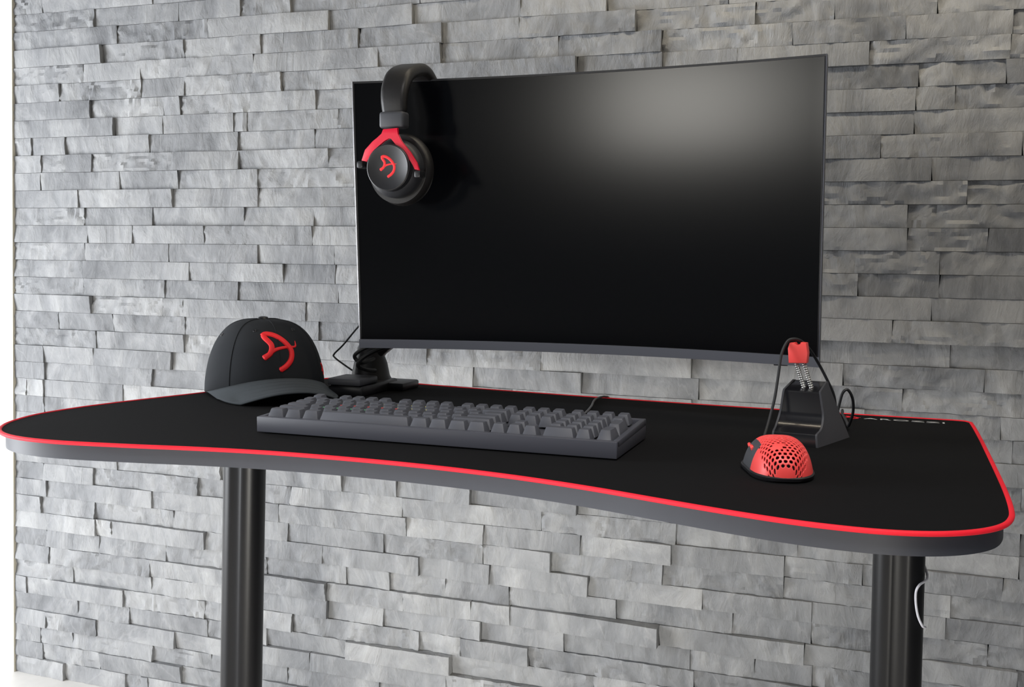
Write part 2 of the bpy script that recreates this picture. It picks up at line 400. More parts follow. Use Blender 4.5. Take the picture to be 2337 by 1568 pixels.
def leg(x, y, tilt, w_, d_):
    prof = []
    n = 40                       # an oval tube with a shallow groove down its face
    for i in range(n):
        a = 2 * math.pi * i / n; c_, s_ = math.cos(a), math.sin(a)
        px = w_ / 2 * math.copysign(abs(c_) ** .8, c_); py = d_ / 2 * math.copysign(abs(s_) ** .8, s_)
        dd = abs(px) / (w_ * .16)
        if dd < 1: py *= 1 - .16 * (1 + math.cos(math.pi * dd)) / 2
        prof.append((px, py))
    bm = bmesh.new(); top = Vector((x, y, .7155)); bot = Vector((x + tilt * .69, y, .028))
    sweep(bm, [top, (top + bot) / 2, bot], [(-a, b) for a, b in prof], up=(0, 1, 0))
    o = obj('leg', bm, M['leg'], angle=60); child_world(o, desk)
    bm = bmesh.new(); box(bm, (bot.x, y, .014), (.08, .56, .028), .008)
    f = obj('foot', bm, M['leg']); child_world(f, desk)
LEGS = ((-.9045, 1.36, -.030, .0640, .046), (.0150, 1.30, .0125, .0575, .050))
for a in LEGS: leg(*a)
# ------------------------------------------------------------------ desk mat
mt = thing('desk_mat', 'full-width black cloth desk mat with bright red stitched border on the desk', 'desk mat', (-.47, 1.3, .734))
bm = bmesh.new(); prism(bm, inset(OC, .0030), .0030, Matrix.Translation((0, 0, .7340)))
child_world(obj('cloth_surface', bm, M['cloth'], smooth=False), mt)
bm = bmesh.new(); sweep(bm, [(x, y, .7358) for x, y in inset(OC, .0025)], rrect(.0052, .0046, .0020, 3), True, up=(0, 0, 1))
e = obj('stitched_edge', bm, M['red_edge']); child_world(e, mt); tag(e, 'bright red stitched edge')
# printed lettering along the far edge
fc = bpy.data.curves.new('print', 'FONT'); fc.body = 'AROZZI'; fc.size = .022; fc.space_character = 1.12; fc.extrude = .0001; fc.align_x = 'LEFT'
fo = bpy.data.objects.new('print', fc); COL.objects.link(fo)
bpy.context.view_layer.update()
me = bpy.data.meshes.new_from_object(fo.evaluated_get(bpy.context.evaluated_depsgraph_get())); bpy.data.objects.remove(fo)
xs = [v.co.x for v in me.vertices]; k = .104 / (max(xs) - min(xs))
for v in me.vertices: v.co = Vector((-.034 + (v.co.x - min(xs)) * k, 1.5430 + v.co.y * k * .55, .7372 + v.co.z))
me.materials.append(M['white_print']); po = bpy.data.objects.new('printed_lettering', me); COL.objects.link(po); child_world(po, mt)
tag(po, 'white printed lettering')
bm = bmesh.new(); emblem(bm, lambda a, b: (Vector((-.050 + a, 1.549 + b, .7372)), Vector((0, 0, 1))), .024, flat=.1)
po = obj('printed_emblem', bm, M['red_edge']); child_world(po, mt); tag(po, 'red printed emblem')
# ------------------------------------------------------------------ monitor
def monitor():
    Rz = Matrix.Rotation(-.0285, 4, 'Z'); Rx = Matrix.Rotation(.049, 4, 'X'); Ry = Matrix.Rotation(-.005, 4, 'Y')
    root = thing('curved_monitor', 'switched-off black curved widescreen monitor with thin bezels', 'monitor', mw=Matrix.Translation((-.4212, 1.4152, 1.0116)) @ Rz @ Rx @ Ry)
    hw, hh, sag = .3327, .195, .038
    def Y(x): return sag * (1 - (x / hw) ** 2)
    n = 48
    def slab(x0, x1, z0, z1, y0, y1, thick=None, m=n):
        """slab that follows the screen's curve; y0/y1 offsets front/back"""
        bm = bmesh.new(); R_ = []
        for i in range(m + 1):
            x = x0 + (x1 - x0) * i / m; yb = y1 if thick is None else thick(x)
            R_.append([bm.verts.new((x, Y(x) + y0, z0)), bm.verts.new((x, Y(x) + yb, z0)), bm.verts.new((x, Y(x) + yb, z1)), bm.verts.new((x, Y(x) + y0, z1))])
        for a, b in zip(R_, R_[1:]):
            for j in range(4): bm.faces.new((a[j], a[(j + 1) % 4], b[(j + 1) % 4], b[j]))
        bm.faces.new(R_[0][::-1]); bm.faces.new(R_[-1]); return bm
    obj('screen', slab(-hw + .0030, hw - .0030, -hh + .0125, hh - .0025, .0004, .004), M['screen'], root)
    # frame rim: top + sides
    o = obj('top_bezel', slab(-hw + .0012, hw - .0012, hh - .0028, hh, -.0006, .012), M['plastic'], root)
    for s, mm in ((-1, 'silver'), (1, 'bezel')):
        bm = bmesh.new(); x = s * (hw - .0006)
        box(bm, (x, Y(x) + .006, 0), (.0013, .0150, 2 * hh), .0004)
        so = obj('side_trim', bm, M[mm], root)
        tag(so, 'bright silver side trim' if s < 0 else 'dark grey side trim')
        bm = bmesh.new(); x = s * (hw - .0022); box(bm, (x, Y(x) + .006, .004), (.0020, .0128, 2 * hh - .010), .0003); obj('side_bezel', bm, M['plastic'], root)
    bz = obj('bottom_bezel', slab(-hw, hw, -hh, -hh + .0130, -.0022, .012), M['bezel'], root); tag(bz, 'grey bottom bezel')
    # rear housing: deeper toward the middle
    bm = bmesh.new(); nx, nz_ = 32, 18; G = []
    for i in range(nx + 1):
        row = []
        for j in range(nz_ + 1):
            u = -1 + 2 * i / nx; v = -1 + 2 * j / nz_
            x = u * (hw - .002); z = v * (hh - .002)
            e = max(0, 1 - abs(u) ** 4) ** .5 * max(0, 1 - abs(v) ** 4) ** .5
            row.append(bm.verts.new((x, Y(x) + .012 + .034 * e * max(.0, 1 - .5 * u * u), z)))
        G.append(row)
    for i in range(nx):
        for j in range(nz_): bm.faces.new((G[i][j], G[i + 1][j], G[i + 1][j + 1], G[i][j + 1]))
    # close the front side of the housing
    Fr = [[bm.verts.new((-hw * .994 + 2 * hw * .994 * i / nx, Y(-hw * .994 + 2 * hw * .994 * i / nx) + .0045, z)) for z in (-hh + .002, hh - .002)] for i in range(nx + 1)]
    for i in range(nx):
        bm.faces.new((Fr[i][0], Fr[i][1], Fr[i + 1][1], Fr[i + 1][0]))
        bm.faces.new((Fr[i][0], Fr[i + 1][0], G[i + 1][0], G[i][0])); bm.faces.new((Fr[i][1], G[i][nz_], G[i + 1][nz_], Fr[i + 1][1]))
    bm.faces.new([Fr[0][0]] + [G[0][j] for j in range(nz_ + 1)] + [Fr[0][1]]); bm.faces.new([Fr[nx][1]] + [G[nx][j] for j in range(nz_, -1, -1)] + [Fr[nx][0]])
    obj('rear_housing', bm, M['plastic'], root)
    # small controls under the right end of the bezel
    bm = bmesh.new(); x = hw - .05; box(bm, (x, Y(x) + .006, -hh - .001), (.018, .006, .0022), .0006); obj('power_button', bm, M['plastic'], root)
    return root
monitor()
# ------------------------------------------------------------------ monitor stand
st = thing('monitor_stand', 'black monitor stand with a blocky foot and leaning neck behind the keyboard', 'monitor stand', (-.79, 1.53, DZ))
bm = bmesh.new(); box(bm, (-.788, 1.515, DZ + .0085), (.060, .125, .017), .004)
box(bm, (-.762, 1.572, DZ + .0065), (.060, .062, .013), .003)
child_world(obj('foot', bm, M['plastic']), st)
bm = bmesh.new(); box(bm, (-.788, 1.478, DZ + .0225), (.057, .060, .011), .003)
child_world(obj('clamp_cover', bm, M['plastic_grey']), st)
bm = bmesh.new(); lathe(bm, [(.034, 0), (.034, .004), (.031, .010), (.027, .030), (.0225, .042), (.021, .055), (.018, .060)], 36, Matrix.Translation((-.798, 1.558, DZ + .012)))
child_world(obj('neck', bm, M['plastic']), st)
bm = bmesh.new()
P = crom([(-.797, 1.558, .785), (-.790, 1.560, .808), (-.762, 1.562, .838), (-.70, 1.565, .885), (-.60, 1.560, .94), (-.50, 1.548, .985), (-.424, 1.535, 1.005)], 6)
sweep(bm, P, rrect(.040, .026, .009, 3), up=(0, 1, 0), scale=[.85 + .5 * min(1, max(0, i / 10)) * (1 if i < 14 else max(.6, 1 - (i - 14) / 40)) for i in range(len(P))])
child_world(obj('arm', bm, M['plastic']), st)
bm = bmesh.new(); box(bm, (-.424, 1.512, 1.010), (.11, .030, .11), .006); child_world(obj('mounting_plate', bm, M['plastic']), st)
def cab(pts, r, parent, m='cable', name='cable'):
    bm = bmesh.new(); tube(bm, pts, r, 8, sm=10); o = obj(name, bm, M[m]); child_world(o, parent); return o
cab([(-.73, 1.52, .875), (-.79, 1.55, .862), (-.822, 1.56, .836), (-.850, 1.562, .806), (-.867, 1.562, .790), (-.8655, 1.561, .784), (-.846, 1.56, .772), (-.822, 1.56, .7585)], .0015, st)
cab([(-.745, 1.50, .818), (-.765, 1.485, .812), (-.784, 1.482, .801), (-.787, 1.484, .793), (-.778, 1.49, .786), (-.773, 1.52, .790)], .0030, st)
cab([(-.740, 1.50, .812), (-.760, 1.486, .803), (-.776, 1.482, .792), (-.782, 1.484, .782), (-.779, 1.50, .775), (-.776, 1.53, .770)], .0034, st)
# ------------------------------------------------------------------ headset
hs = thing('headset', 'black over-ear headset with red yokes hooked over the monitor top left corner', 'headset', (-.655, 1.335, 1.074))
def hobj(name, bm, m, parent=hs, **k):
    o = obj(name, bm, M[m], **k)
    if parent is hs: child_world(o, hs)
    else:
        o.parent = parent
    return o
bm = bmesh.new()
BP = crom([(-.655, 1.351, 1.148), (-.6565, 1.352, 1.168), (-.657, 1.358, 1.186), (-.657, 1.374, 1.2035), (-.656, 1.405, 1.2150), (-.655, 1.428, 1.2145), (-.655, 1.452, 1.2025), (-.655, 1.482, 1.178), (-.655, 1.517, 1.148)], 6)
nb = len(BP)
sweep(bm, BP, rrect(.0165, .0385, .0070, 4), up=(1, 0, 0), scale=[.86 + .22 * math.sin(math.pi * i / (nb - 1)) ** .6 for i in range(nb)])
hobj('headband', bm, 'leather')
bm = bmesh.new()      # seam of the padding
for s in (-1, 1): tube(bm, [p + Vector((s * .0162, 0, 0)) + Vector((0, (p.y - 1.43) * .03, .0)) for p in BP[5:-5:4]], .0012, 6, sm=3)
hobj('headband_piping', bm, 'plastic_grey')
YK = [(-0.6646, 1.1252), (-0.666, 1.1187), (-0.6801, 1.1098), (-0.6921, 1.0981), (-0.6973, 1.0836), (-0.6883, 1.0815), (-0.6846, 1.09), (-0.6757, 1.1004), (-0.6623, 1.1094), (-0.6557, 1.1138), (-0.652, 1.1131), (-0.6447, 1.1024), (-0.6315, 1.093), (-0.6227, 1.0823), (-0.6176, 1.0705), (-0.6104, 1.0691), (-0.614, 1.0796), (-0.6242, 1.0941), (-0.6374, 1.1075), (-0.6432, 1.1181), (-0.6425, 1.1265)]
def side(front):
    s = 1 if front else -1                       # -1: the cup behind the monitor, mirrored in depth
    ym = lambda y: y if front else 1.434 * 2 - y
    def XZ(y, flip=1):                             # local xy plane -> world xz at depth y
        return Matrix(((1, 0, 0, 0), (0, 0, s, ym(y)), (0, 1, 0, 0), (0, 0, 0, 1)))
    bm = bmesh.new(); box(bm, (-.6550, ym(1.349), 1.1385), (.0370, .0215, .0225), .004, 3); hobj('slider_block', bm, 'plastic_grey')
    bm = bmesh.new(); prism(bm, YK, .0042, XZ(1.3335), .0009); y_ = hobj('yoke', bm, 'red_metal'); tag(y_, 'red metal yoke')
    cx, cz = -.6555, 1.0735
    # axis of the cup along depth
    A = Matrix.Translation((cx, 0, cz)) @ Matrix(((1, 0, 0, 0), (0, 0, s, ym(1.330)), (0, 1, 0, 0), (0, 0, 0, 1)))
    bm = bmesh.new(); lathe(bm, [(.0285, .001), (.0300, 0.0), (.0318, .0012), (.0322, .004), (.0322, .012), (.0375, .016), (.0405, .024), (.0405, .032), (.036, .034)], 48, A)
    cup = hobj('ear_cup', bm, 'cup')
    bm = bmesh.new(); lathe(bm, [(.0294, -.0006), (.0302, -.0011), (.0312, -.0006), (.0312, .002), (.0294, .002)], 48, A); hobj('cup_ring', bm, 'plastic', cup)
    for sx, zz in ((-.0435, 1.0780), (.0430, 1.0640)):
        bm = bmesh.new(); box(bm, (cx + sx, ym(1.341), zz), (.0090, .020, .0095), .002, 2); hobj('pivot', bm, 'plastic', cup)
    bm = bmesh.new(); pr = [(.030 + .0165 * math.cos(t), .047 + .0165 * math.sin(t) * .95) for t in [math.radians(a) for a in range(-90, 91, 12)]]
    lathe(bm, [(.030, .030), (.044, .031)] + pr[1:] + [(.020, .0625)], 48, A @ Matrix.Scale(1.08, 4, (0, 1, 0)))
    hobj('ear_cushion', bm, 'leather')
    if front:
        bm = bmesh.new(); emblem(bm, lambda a, b: (Vector((cx + .0005 + a, 1.3296, cz + .001 + b)), Vector((0, -1, 0))), .0295, flat=.25)
        e = hobj('emblem', bm, 'red_thread', cup); tag(e, 'red emblem')
side(True); side(False)
# ------------------------------------------------------------------ cap
cz_rot = math.radians(-43)
cap = thing('baseball_cap', 'charcoal baseball cap with a raised red emblem, brim toward the keyboard', 'cap', (-.926, 1.447, DZ), cz_rot)   # local +x is the front
def capo(name, bm, m, parent=cap, **k): return obj(name, bm, M[m], parent, **k)
RA, RB, HC = .098, .0915, .1150
def zb(th):      # height of the crown's lower edge
    c_ = math.cos(th); return .0045 + (.026 * max(0, c_) ** 1.5)
def crown(th, v, off=0.0):
    """th 0 = front, v 0 lower edge .. 1 top"""
    c_, s_ = math.cos(th), math.sin(th)
    fr = max(0, c_)
    ph = v * math.pi / 2
    e = .62 - .10 * fr                       # upright front panels
    rho = math.cos(ph) ** e if v < 1 else 0.0
    rho *= 1 - .03 * (1 - v) * 0
    z = zb(th) + (HC - zb(th)) * math.sin(ph) ** 1.12
    x = (RA + off) * rho * c_ * (1 + .02 * fr) - .008 * (z / HC) ** 2; y = (RB + off) * rho * s_
    return Vector((x, y, z + off * math.sin(ph)))
bm = bmesh.new(); NT, NV = 96, 28; G = []
for j in range(NV):
    v = j / NV; G.append([bm.verts.new(crown(2 * math.pi * i / NT, v)) for i in range(NT)])
top = bm.verts.new(crown(0, 1.0))
for a, b in zip(G, G[1:]):
    for i in range(NT): bm.faces.new((a[i], a[(i + 1) % NT], b[(i + 1) % NT], b[i]))
for i in range(NT): bm.faces.new((G[-1][i], G[-1][(i + 1) % NT], top))
cr = capo('crown', bm, 'cap', angle=60)
sm = cr.modifiers.new('thickness', 'SOLIDIFY'); sm.thickness = .0016; sm.offset = -1
bm = bmesh.new()
for a in (0, 50, 118, 180, -118, -50):
    th = math.radians(a)
    tube(bm, [crown(th, v, .0001) for v in [i / 16 * .985 for i in range(17)]], .00085, 6, sm=2)
capo('panel_seams', bm, 'cap', cr)
for i, a in enumerate((-27, 27, 85, -85, 150, -150)):
    th = math.radians(a); p = crown(th, .66 if abs(a) < 60 else .6); q = crown(th, .66, .01); nn = (p - Vector((0, 0, p.z * .45))).normalized()
    mw = Matrix.Translation(p + nn * .0003) @ nn.to_track_quat('Z', 'Y').to_matrix().to_4x4()
    bm = bmesh.new(); lathe(bm, [(.0010, .0002), (.0016, .0011), (.0026, .0009), (.0030, 0)], 14, mw); capo('eyelet', bm, 'plastic', cr)
bm = bmesh.new(); t0 = crown(0, 1.0); lathe(bm, [(.0085, -.001), (.0088, .0015), (.0070, .0040), (.0035, .0050)], 20, Matrix.Translation(t0 + Vector((0, 0, -.001)))); capo('top_button', bm, 'plastic', cr)
# brim
def brim(al, t):
    c_, s_ = math.cos(al), math.sin(al)
    ix, iy = RA * 1.015 * c_, RB * s_
    ox, oy = .176 * max(0, c_) ** .42, .0885 * math.copysign(abs(s_) ** 1.22, s_)
    x = ix + (ox - ix) * t; y = iy + (oy - iy) * t
    zo = .0026 + .0175 * (1 - (min(1, abs(y) / .070)) ** 2.0)
    z = (zb(al) + .0012) * (1 - t) + zo * t
    return Vector((x, y, max(.0022, z)))
bm = bmesh.new(); NA, NR = 48, 10; G = []
for j in range(NR + 1):
    G.append([bm.verts.new(brim(math.radians(-84 + 168 * i / NA), j / NR)) for i in range(NA + 1)])
for a, b in zip(G, G[1:]):
    for i in range(NA): bm.faces.new((a[i], a[i + 1], b[i + 1], b[i]))
br = capo('brim', bm, 'cap_brim', angle=60); sm = br.modifiers.new('thickness', 'SOLIDIFY'); sm.thickness = .0026; sm.offset = 0
bm = bmesh.new()
for t in (.25, .45, .65, .85): tube(bm, [brim(math.radians(-80 + 160 * i / 30), t) + Vector((0, 0, .0013)) for i in range(31)], .00035, 5, sm=0)
capo('brim_stitching', bm, 'cap_brim', br)
def on_crown(th0, z0):
    def f(a, b):
        z = z0 + b; th = th0
        for _ in range(3):
            v = max(.001, min(.98, (2 / math.pi) * math.asin(max(0, min(1, (z - zb(th)) / (HC - zb(th)))) ** (1 / 1.12))))
            p = crown(th, v); r_ = max(.02, math.hypot(p.x, p.y)); th = th0 + a / r_
        p = crown(th, v); d1 = crown(th + .01, v) - p; d2 = crown(th, min(.99, v + .01)) - p
        return p, d1.cross(d2).normalized()
    return f
bm = bmesh.new(); emblem(bm, lambda a, b: on_crown(math.radians(LOGO_TH), .071)(a * 1.12, b), .056, k=10, flat=.75)
e = capo('emblem', bm, 'red_thread', cr); tag(e, 'raised red embroidered emblem')
bm = bmesh.new(); emblem(bm, on_crown(math.radians(63), .038), .019, k=6, flat=.6)
e = capo('side_emblem', bm, 'red_thread', cr); tag(e, 'small red side emblem')
# ------------------------------------------------------------------ keyboard
KX0, KX1, KY0, KY1 = -.7285, -.2765, 1.119, 1.262
kb = thing('keyboard', 'dark grey full-size mechanical keyboard in the middle of the desk mat', 'keyboard', ((KX0 + KX1) / 2, (KY0 + KY1) / 2, DZ))
def kadd(name, bm, m, parent=None, **k):
    o = obj(name, bm, M[m], **k)
    if parent: o.parent = parent; o.matrix_parent_inverse = Matrix.Translation(kb.location).inverted()
    else: child_world(o, kb)
    return o
W_, D_ = KX1 - KX0, KY1 - KY0
SL = .035                                  # slope of the deck
def prof_box(x0, x1, pr, m, name, parent=None):
    bm = bmesh.new(); a = [bm.verts.new((x0, y, z)) for y, z in pr]; b = [bm.verts.new((x1, y, z)) for y, z in pr]; n = len(pr)
    bm.faces.new(a); bm.faces.new(b[::-1])
    for i in range(n): bm.faces.new((a[i], b[i], b[(i + 1) % n], a[(i + 1) % n]))
    bmesh.ops.recalc_face_normals(bm, faces=bm.faces)
    bmesh.ops.bevel(bm, geom=list(bm.edges), offset=.0012, segments=2, affect='EDGES', profile=.5)
    return kadd(name, bm, m, parent)
zt = DZ + .0205
# a tray: bottom with raised rim and recessed plate
prof_box(KX0, KX1, [(KY0, DZ + .0015), (KY1, DZ + .0015), (KY1, zt + D_ * SL - .006), (KY0 + .009, zt - .006), (KY0 + .009, zt), (KY0, zt)], 'case', 'case')
prof_box(KX0, KX1, [(KY1 - .008, zt + D_ * SL - .009), (KY1, zt + D_ * SL - .009), (KY1, zt + D_ * SL), (KY1 - .008, zt + D_ * SL)], 'case', 'case_rim')
for x0, x1 in ((KX0, KX0 + .0065), (KX1 - .0065, KX1)):
    prof_box(x0, x1, [(KY0 + .004, zt - .0075), (KY1 - .004, zt + D_ * SL - .009), (KY1 - .004, zt + D_ * SL), (KY0 + .004, zt)], 'case', 'case_rim')
U = (W_ - .016) / 22.75
kx0 = KX0 + .008; ky0 = KY0 + .0092; UY = (D_ - .0185) / 6.35
def key_mesh(wu):
    bm = bmesh.new(); w0, w1, d0, d1, h = wu * U - .0012, wu * U - .0080, UY - .0012, UY - .0070, .0118
    lo = [bm.verts.new((x, y, 0)) for x, y in rrect(w0, d0, .0012, 2)]
    mi_ = [bm.verts.new((x, y + .0006, h * .93)) for x, y in rrect(w1 + .0006, d1 + .0006, .0018, 2)]
    hi = [bm.verts.new((x, y + .0006, h)) for x, y in rrect(w1 - .0006, d1 - .0006, .0018, 2)]
    c0 = bm.verts.new((0, .0006, h - .0006))
    n = len(lo); bm.faces.new(lo[::-1])
    for a, b in ((lo, mi_), (mi_, hi)):
        for i in range(n): bm.faces.new((a[i], a[(i + 1) % n], b[(i + 1) % n], b[i]))
    for i in range(n): bm.faces.new((hi[i], hi[(i + 1) % n], c0))
    me = bpy.data.meshes.new('keycap'); bmesh.ops.recalc_face_normals(bm, faces=bm.faces); bm.to_mesh(me); bm.free(); me.materials.append(M['keycap'])
    for p in me.polygons: p.use_smooth = True
    me.set_sharp_from_angle(angle=math.radians(30)); return me
KM = {}
A_ = 1
ROWS = [  # (y in units from the front, [widths or -gaps], nav cluster, numpad)
    (0, [1.25, 1.25, 1.25, 6.25, 1.25, 1.25, 1.25, 1.25, -.25, 1, 1, 1, -.25, 2, 1]),
    (1, [2.25] + [1] * 10 + [2.75, -.25, -1, 1, -1, -.25, 1, 1, 1]),
    (2, [1.75] + [1] * 11 + [2.25, -.25, -3, -.25, 1, 1, 1]),
    (3, [1.5] + [1] * 12 + [1.5, -.25, 1, 1, 1, -.25, 1, 1, 1]),
    (4, [1] * 13 + [2, -.25, 1, 1, 1, -.25, 1, 1, 1, 1]),
    (5.3, [1, -1, 1, 1, 1, 1, -.5, 1, 1, 1, 1, -.5, 1, 1, 1, 1, -.25, 1, 1, 1, -.25, 1, 1, 1, 1])]
def key_z(y): return zt - .0035 + (y - KY0) * SL
keys = []
for ry, row in ROWS:
    x = 0
    for kw in row:
        if kw < 0: x -= kw; continue
        keys.append((kx0 + (x + kw / 2) * U, ky0 + (ry + .5) * UY, kw, 1)); x += kw
for ry in (0, 2): keys.append((kx0 + 22.25 * U, ky0 + (ry + 1) * UY, 1, 2))
keys.sort(key=lambda k_: k_[1])
rest = []
for i, (x, y, kw, tall) in enumerate(keys):
    if kw not in KM: KM[kw] = key_mesh(kw)
    tilt = math.atan(SL) - .0 + (y - (KY0 + KY1) / 2) * .9
    mw = Matrix.Translation((x, y, key_z(y))) @ Matrix.Rotation(tilt, 4, 'X') @ Matrix.Diagonal((1, 1.0 if tall == 1 else 2.08, 1, 1))
    if i < 100:
        o = bpy.data.objects.new('keycap', KM[kw]); COL.objects.link(o); o.parent = kb; o.matrix_basis = Matrix.Translation(-kb.location) @ mw
    else: rest.append((KM[kw], mw))
if rest:
    bm = bmesh.new()
    for me_, mw in rest:
        b2 = bmesh.new(); b2.from_mesh(me_); b2.transform(mw); t_ = bpy.data.meshes.new('t'); b2.to_mesh(t_); b2.free(); bm.from_mesh(t_); bpy.data.meshes.remove(t_)
    o = kadd('far_keycaps', bm, 'keycap', angle=30); tag(o, kind='stuff')
# backlight glints between the keys on the left half
for nm, rr, cc in (('led_y', (3, 4), range(2, 9)), ('led_r', (3,), range(2, 7)), ('led_g', (2,), range(1, 5))):
    bm = bmesh.new()
    for ry in rr:
        for q in cc:
            x = kx0 + (q + {2: .75, 3: .5, 4: 0, 1: 1.25}[ry] + (1.0 if nm != 'led_r' else .98)) * U; y = ky0 + (ry + (.80 if nm == 'led_y' else .45)) * UY
            box(bm, (x, y, key_z(y) + .0086), (.0024, .0030, .0009))
    kadd('backlight', bm, nm, smooth=False)
o = cab([(-.385, 1.258, .748), (-.388, 1.285, .747), (-.393, 1.35, .7395), (-.398, 1.42, .7390), (-.408, 1.49, .7390), (-.419, 1.545, .7392), (-.422, 1.575, .7396), (-.415, 1.597, .7400), (-.410, 1.607, .733), (-.408, 1.612, .70), (-.408, 1.612, .66)], .0016, kb, 'cable_grey')
# ------------------------------------------------------------------ mouse bungee
bg = thing('mouse_bungee', 'black mouse bungee with two springs and a red clip behind the mouse', 'cable holder', (-.105, 1.29, DZ), math.radians(-7))
PR = [(0, 0), (0, .0125), (.0015, .0150), (.006, .0160), (.014, .0175), (.020, .0200), (.0255, .0245), (.0300, .0300), (.0325, .0365), (.0295, .0600), (.0300, .0618), (.033, .0626), (.072, .0700), (.078, .0690), (.082, .0640), (.096, .0)]
def hwid(y, z):
    base = .0255 + .020 * min(1, y / .09); k = min(1, z / .066); top_ = .0205
    return base + (top_ - base) * k ** .75
bm = bmesh.new()
lf = [bm.verts.new((-hwid(y, z) + .0045 * min(1, y / .09), y, z)) for y, z in PR]; rt = [bm.verts.new((hwid(y, z), y, z)) for y, z in PR]
n = len(PR)
for i in range(n): bm.faces.new((lf[i], rt[i], rt[(i + 1) % n], lf[(i + 1) % n]))
bm.faces.new(lf); bm.faces.new(rt[::-1])
body = obj('body', bm, M['gloss'], bg, angle=32)
for s in (-1, 1):        # matte cheeks on both flanks
    bm = bmesh.new(); q = [(y, z) for y, z in PR]
    a = [bm.verts.new((s * (hwid(y, z) - .0002) + (.0045 * min(1, y / .09) if s < 0 else 0), y - .0006, z + .0006 if z > 0 else 0)) for y, z in q]
    b = [bm.verts.new((s * (hwid(y, z) + .0022) + (.0045 * min(1, y / .09) if s < 0 else 0), y - .0006, z + .0006 if z > 0 else 0)) for y, z in q]
    bm.faces.new(a); bm.faces.new(b[::-1])
    for i in range(n): bm.faces.new((a[i], a[(i + 1) % n], b[(i + 1) % n], b[i]))
    obj('side_cheek', bm, M['plastic_grey'], bg, angle=32)
for sx in (-.0045, .0045):
    bm = bmesh.new(); P = []; T_ = 13; n_ = T_ * 12; b0 = Vector((sx + .0050, .045, .0630)); t0 = Vector((sx - .0050, .040, .0960))
    for i in range(n_ + 1):
        t = i / n_; a = 2 * math.pi * T_ * t; c_ = b0.lerp(t0, t); P.append(c_ + Vector((math.cos(a) * .0022, math.sin(a) * .0022, 0)))
    sweep(bm, P, circ(.0010, 6)); obj('spring', bm, M['chrome'], bg, angle=80)
bm = bmesh.new()
prism(bm, [(-.0108, .0), (.0105, .0), (.0118, .010), (.0100, .0200), (.0035, .0205), (.0018, .0168), (-.0018, .0168), (-.0035, .0205), (-.0098, .0200), (-.0118, .0145)], .013, Matrix.Translation((-.0062, .0470, .0945)) @ Matrix.Diagonal((1, 1, 1.22, 1)) @ Matrix.Rotation(math.radians(90), 4, 'X') @ Matrix.Rotation(math.radians(2), 4, 'Z'), .0012)
cl = obj('cable_clip', bm, M['red_plastic'], bg); tag(cl, 'red rubber clip')
# ------------------------------------------------------------------ mouse
ms = thing('mouse', 'red honeycomb-shell gaming mouse on the right of the desk mat', 'mouse', (-.0940, 1.0700, DZ), math.radians(12))
LM, HM = .120, .0385
def mw_(s):
    c_ = max(0, 1 - abs(2 * s - 1) ** 3.0) ** (1 / 2.3); return .0325 * c_
def mh(s): return HM * (max(0, 1 - abs((s - .40) / (.40 if s < .40 else .60)) ** 2.5)) ** (1 / 2.4) * (1 if s < .4 else 1 - .10 * ((s - .4) / .6))
def shell(s, th, k=1.0, off=0.0):
    c_, s_ = math.cos(th), math.sin(th)
    wx = mw_(s) + off; left = c_ < 0
    x = wx * math.copysign(abs(c_) ** .62, c_)
    if left: x *= 1 + .11 * math.exp(-((s - .62) / .18) ** 2)
    z = (mh(s) + off) * (abs(s_) ** .80)
    # sides lean in toward the top
    x *= 1 - .20 * (z / HM) * 0.9
    return Vector((x, s * LM + off * (s - .5) * 2, .0042 + z * .90))
NS, NTH = 260, 180
def is_side(s, th): return math.degrees(th) > 131 - 5 * math.sin((s - .3) * 3) and .30 < s < .93
hp = .0052
def hole(u, v):
    r_ = round(v / (hp * .866)); 
    for rr in (r_ - 1, r_, r_ + 1):
        off = .5 * (rr % 2); q = round(u / hp - off); hx, hy = (q + off) * hp, rr * hp * .866
        if (u - hx) ** 2 + (v - hy) ** 2 < .00172 ** 2:
            return abs(hx) < .0285 and .0105 < hy < .100 and not (abs(hx + .006) < .0055 and .033 < hy < .043)
    return False
grid = [[shell((1 - math.cos(math.pi * i / NS)) / 2, math.pi * j / NTH) for j in range(NTH + 1)] for i in range(NS + 1)]
arc_s = [0.0]
for i in range(NS): arc_s.append(arc_s[-1] + (grid[i + 1][NTH // 2] - grid[i][NTH // 2]).length)
def lat(i):
    L_ = [0.0]
    for j in range(NTH): L_.append(L_[-1] + (grid[i][j + 1] - grid[i][j]).length)
    m = L_[NTH // 2]; return [m - l for l in L_]
bmR, bmS = bmesh.new(), bmesh.new(); vr, vs_ = {}, {}
def gv(d, b, i, j):
    if (i, j) not in d: d[(i, j)] = b.verts.new(grid[i][j])
    return d[(i, j)]
for i in range(1, NS - 1):
    s = (1 - math.cos(math.pi * (i + .5) / NS)) / 2
    LA = lat(i)
    for j in range(NTH):
        th = math.pi * (j + .5) / NTH
        if is_side(s, th):
            bmS.faces.new([gv(vs_, bmS, *k_) for k_ in ((i, j), (i + 1, j), (i + 1, j + 1), (i, j + 1))])
        else:
            if hole((LA[j] + LA[j + 1]) / 2, (arc_s[i] + arc_s[i + 1]) / 2): continue
            bmR.faces.new([gv(vr, bmR, *k_) for k_ in ((i, j), (i + 1, j), (i + 1, j + 1), (i, j + 1))])
sh = obj('honeycomb_shell', bmR, M['red_plastic'], ms, angle=60); sm = sh.modifiers.new('thickness', 'SOLIDIFY'); sm.thickness = .0013; sm.offset = -1
sp = obj('thumb_side', bmS, M['plastic_grey'], ms, angle=60); sm = sp.modifiers.new('thickness', 'SOLIDIFY'); sm.thickness = .0013; sm.offset = -1
bm = bmesh.new(); rings = []
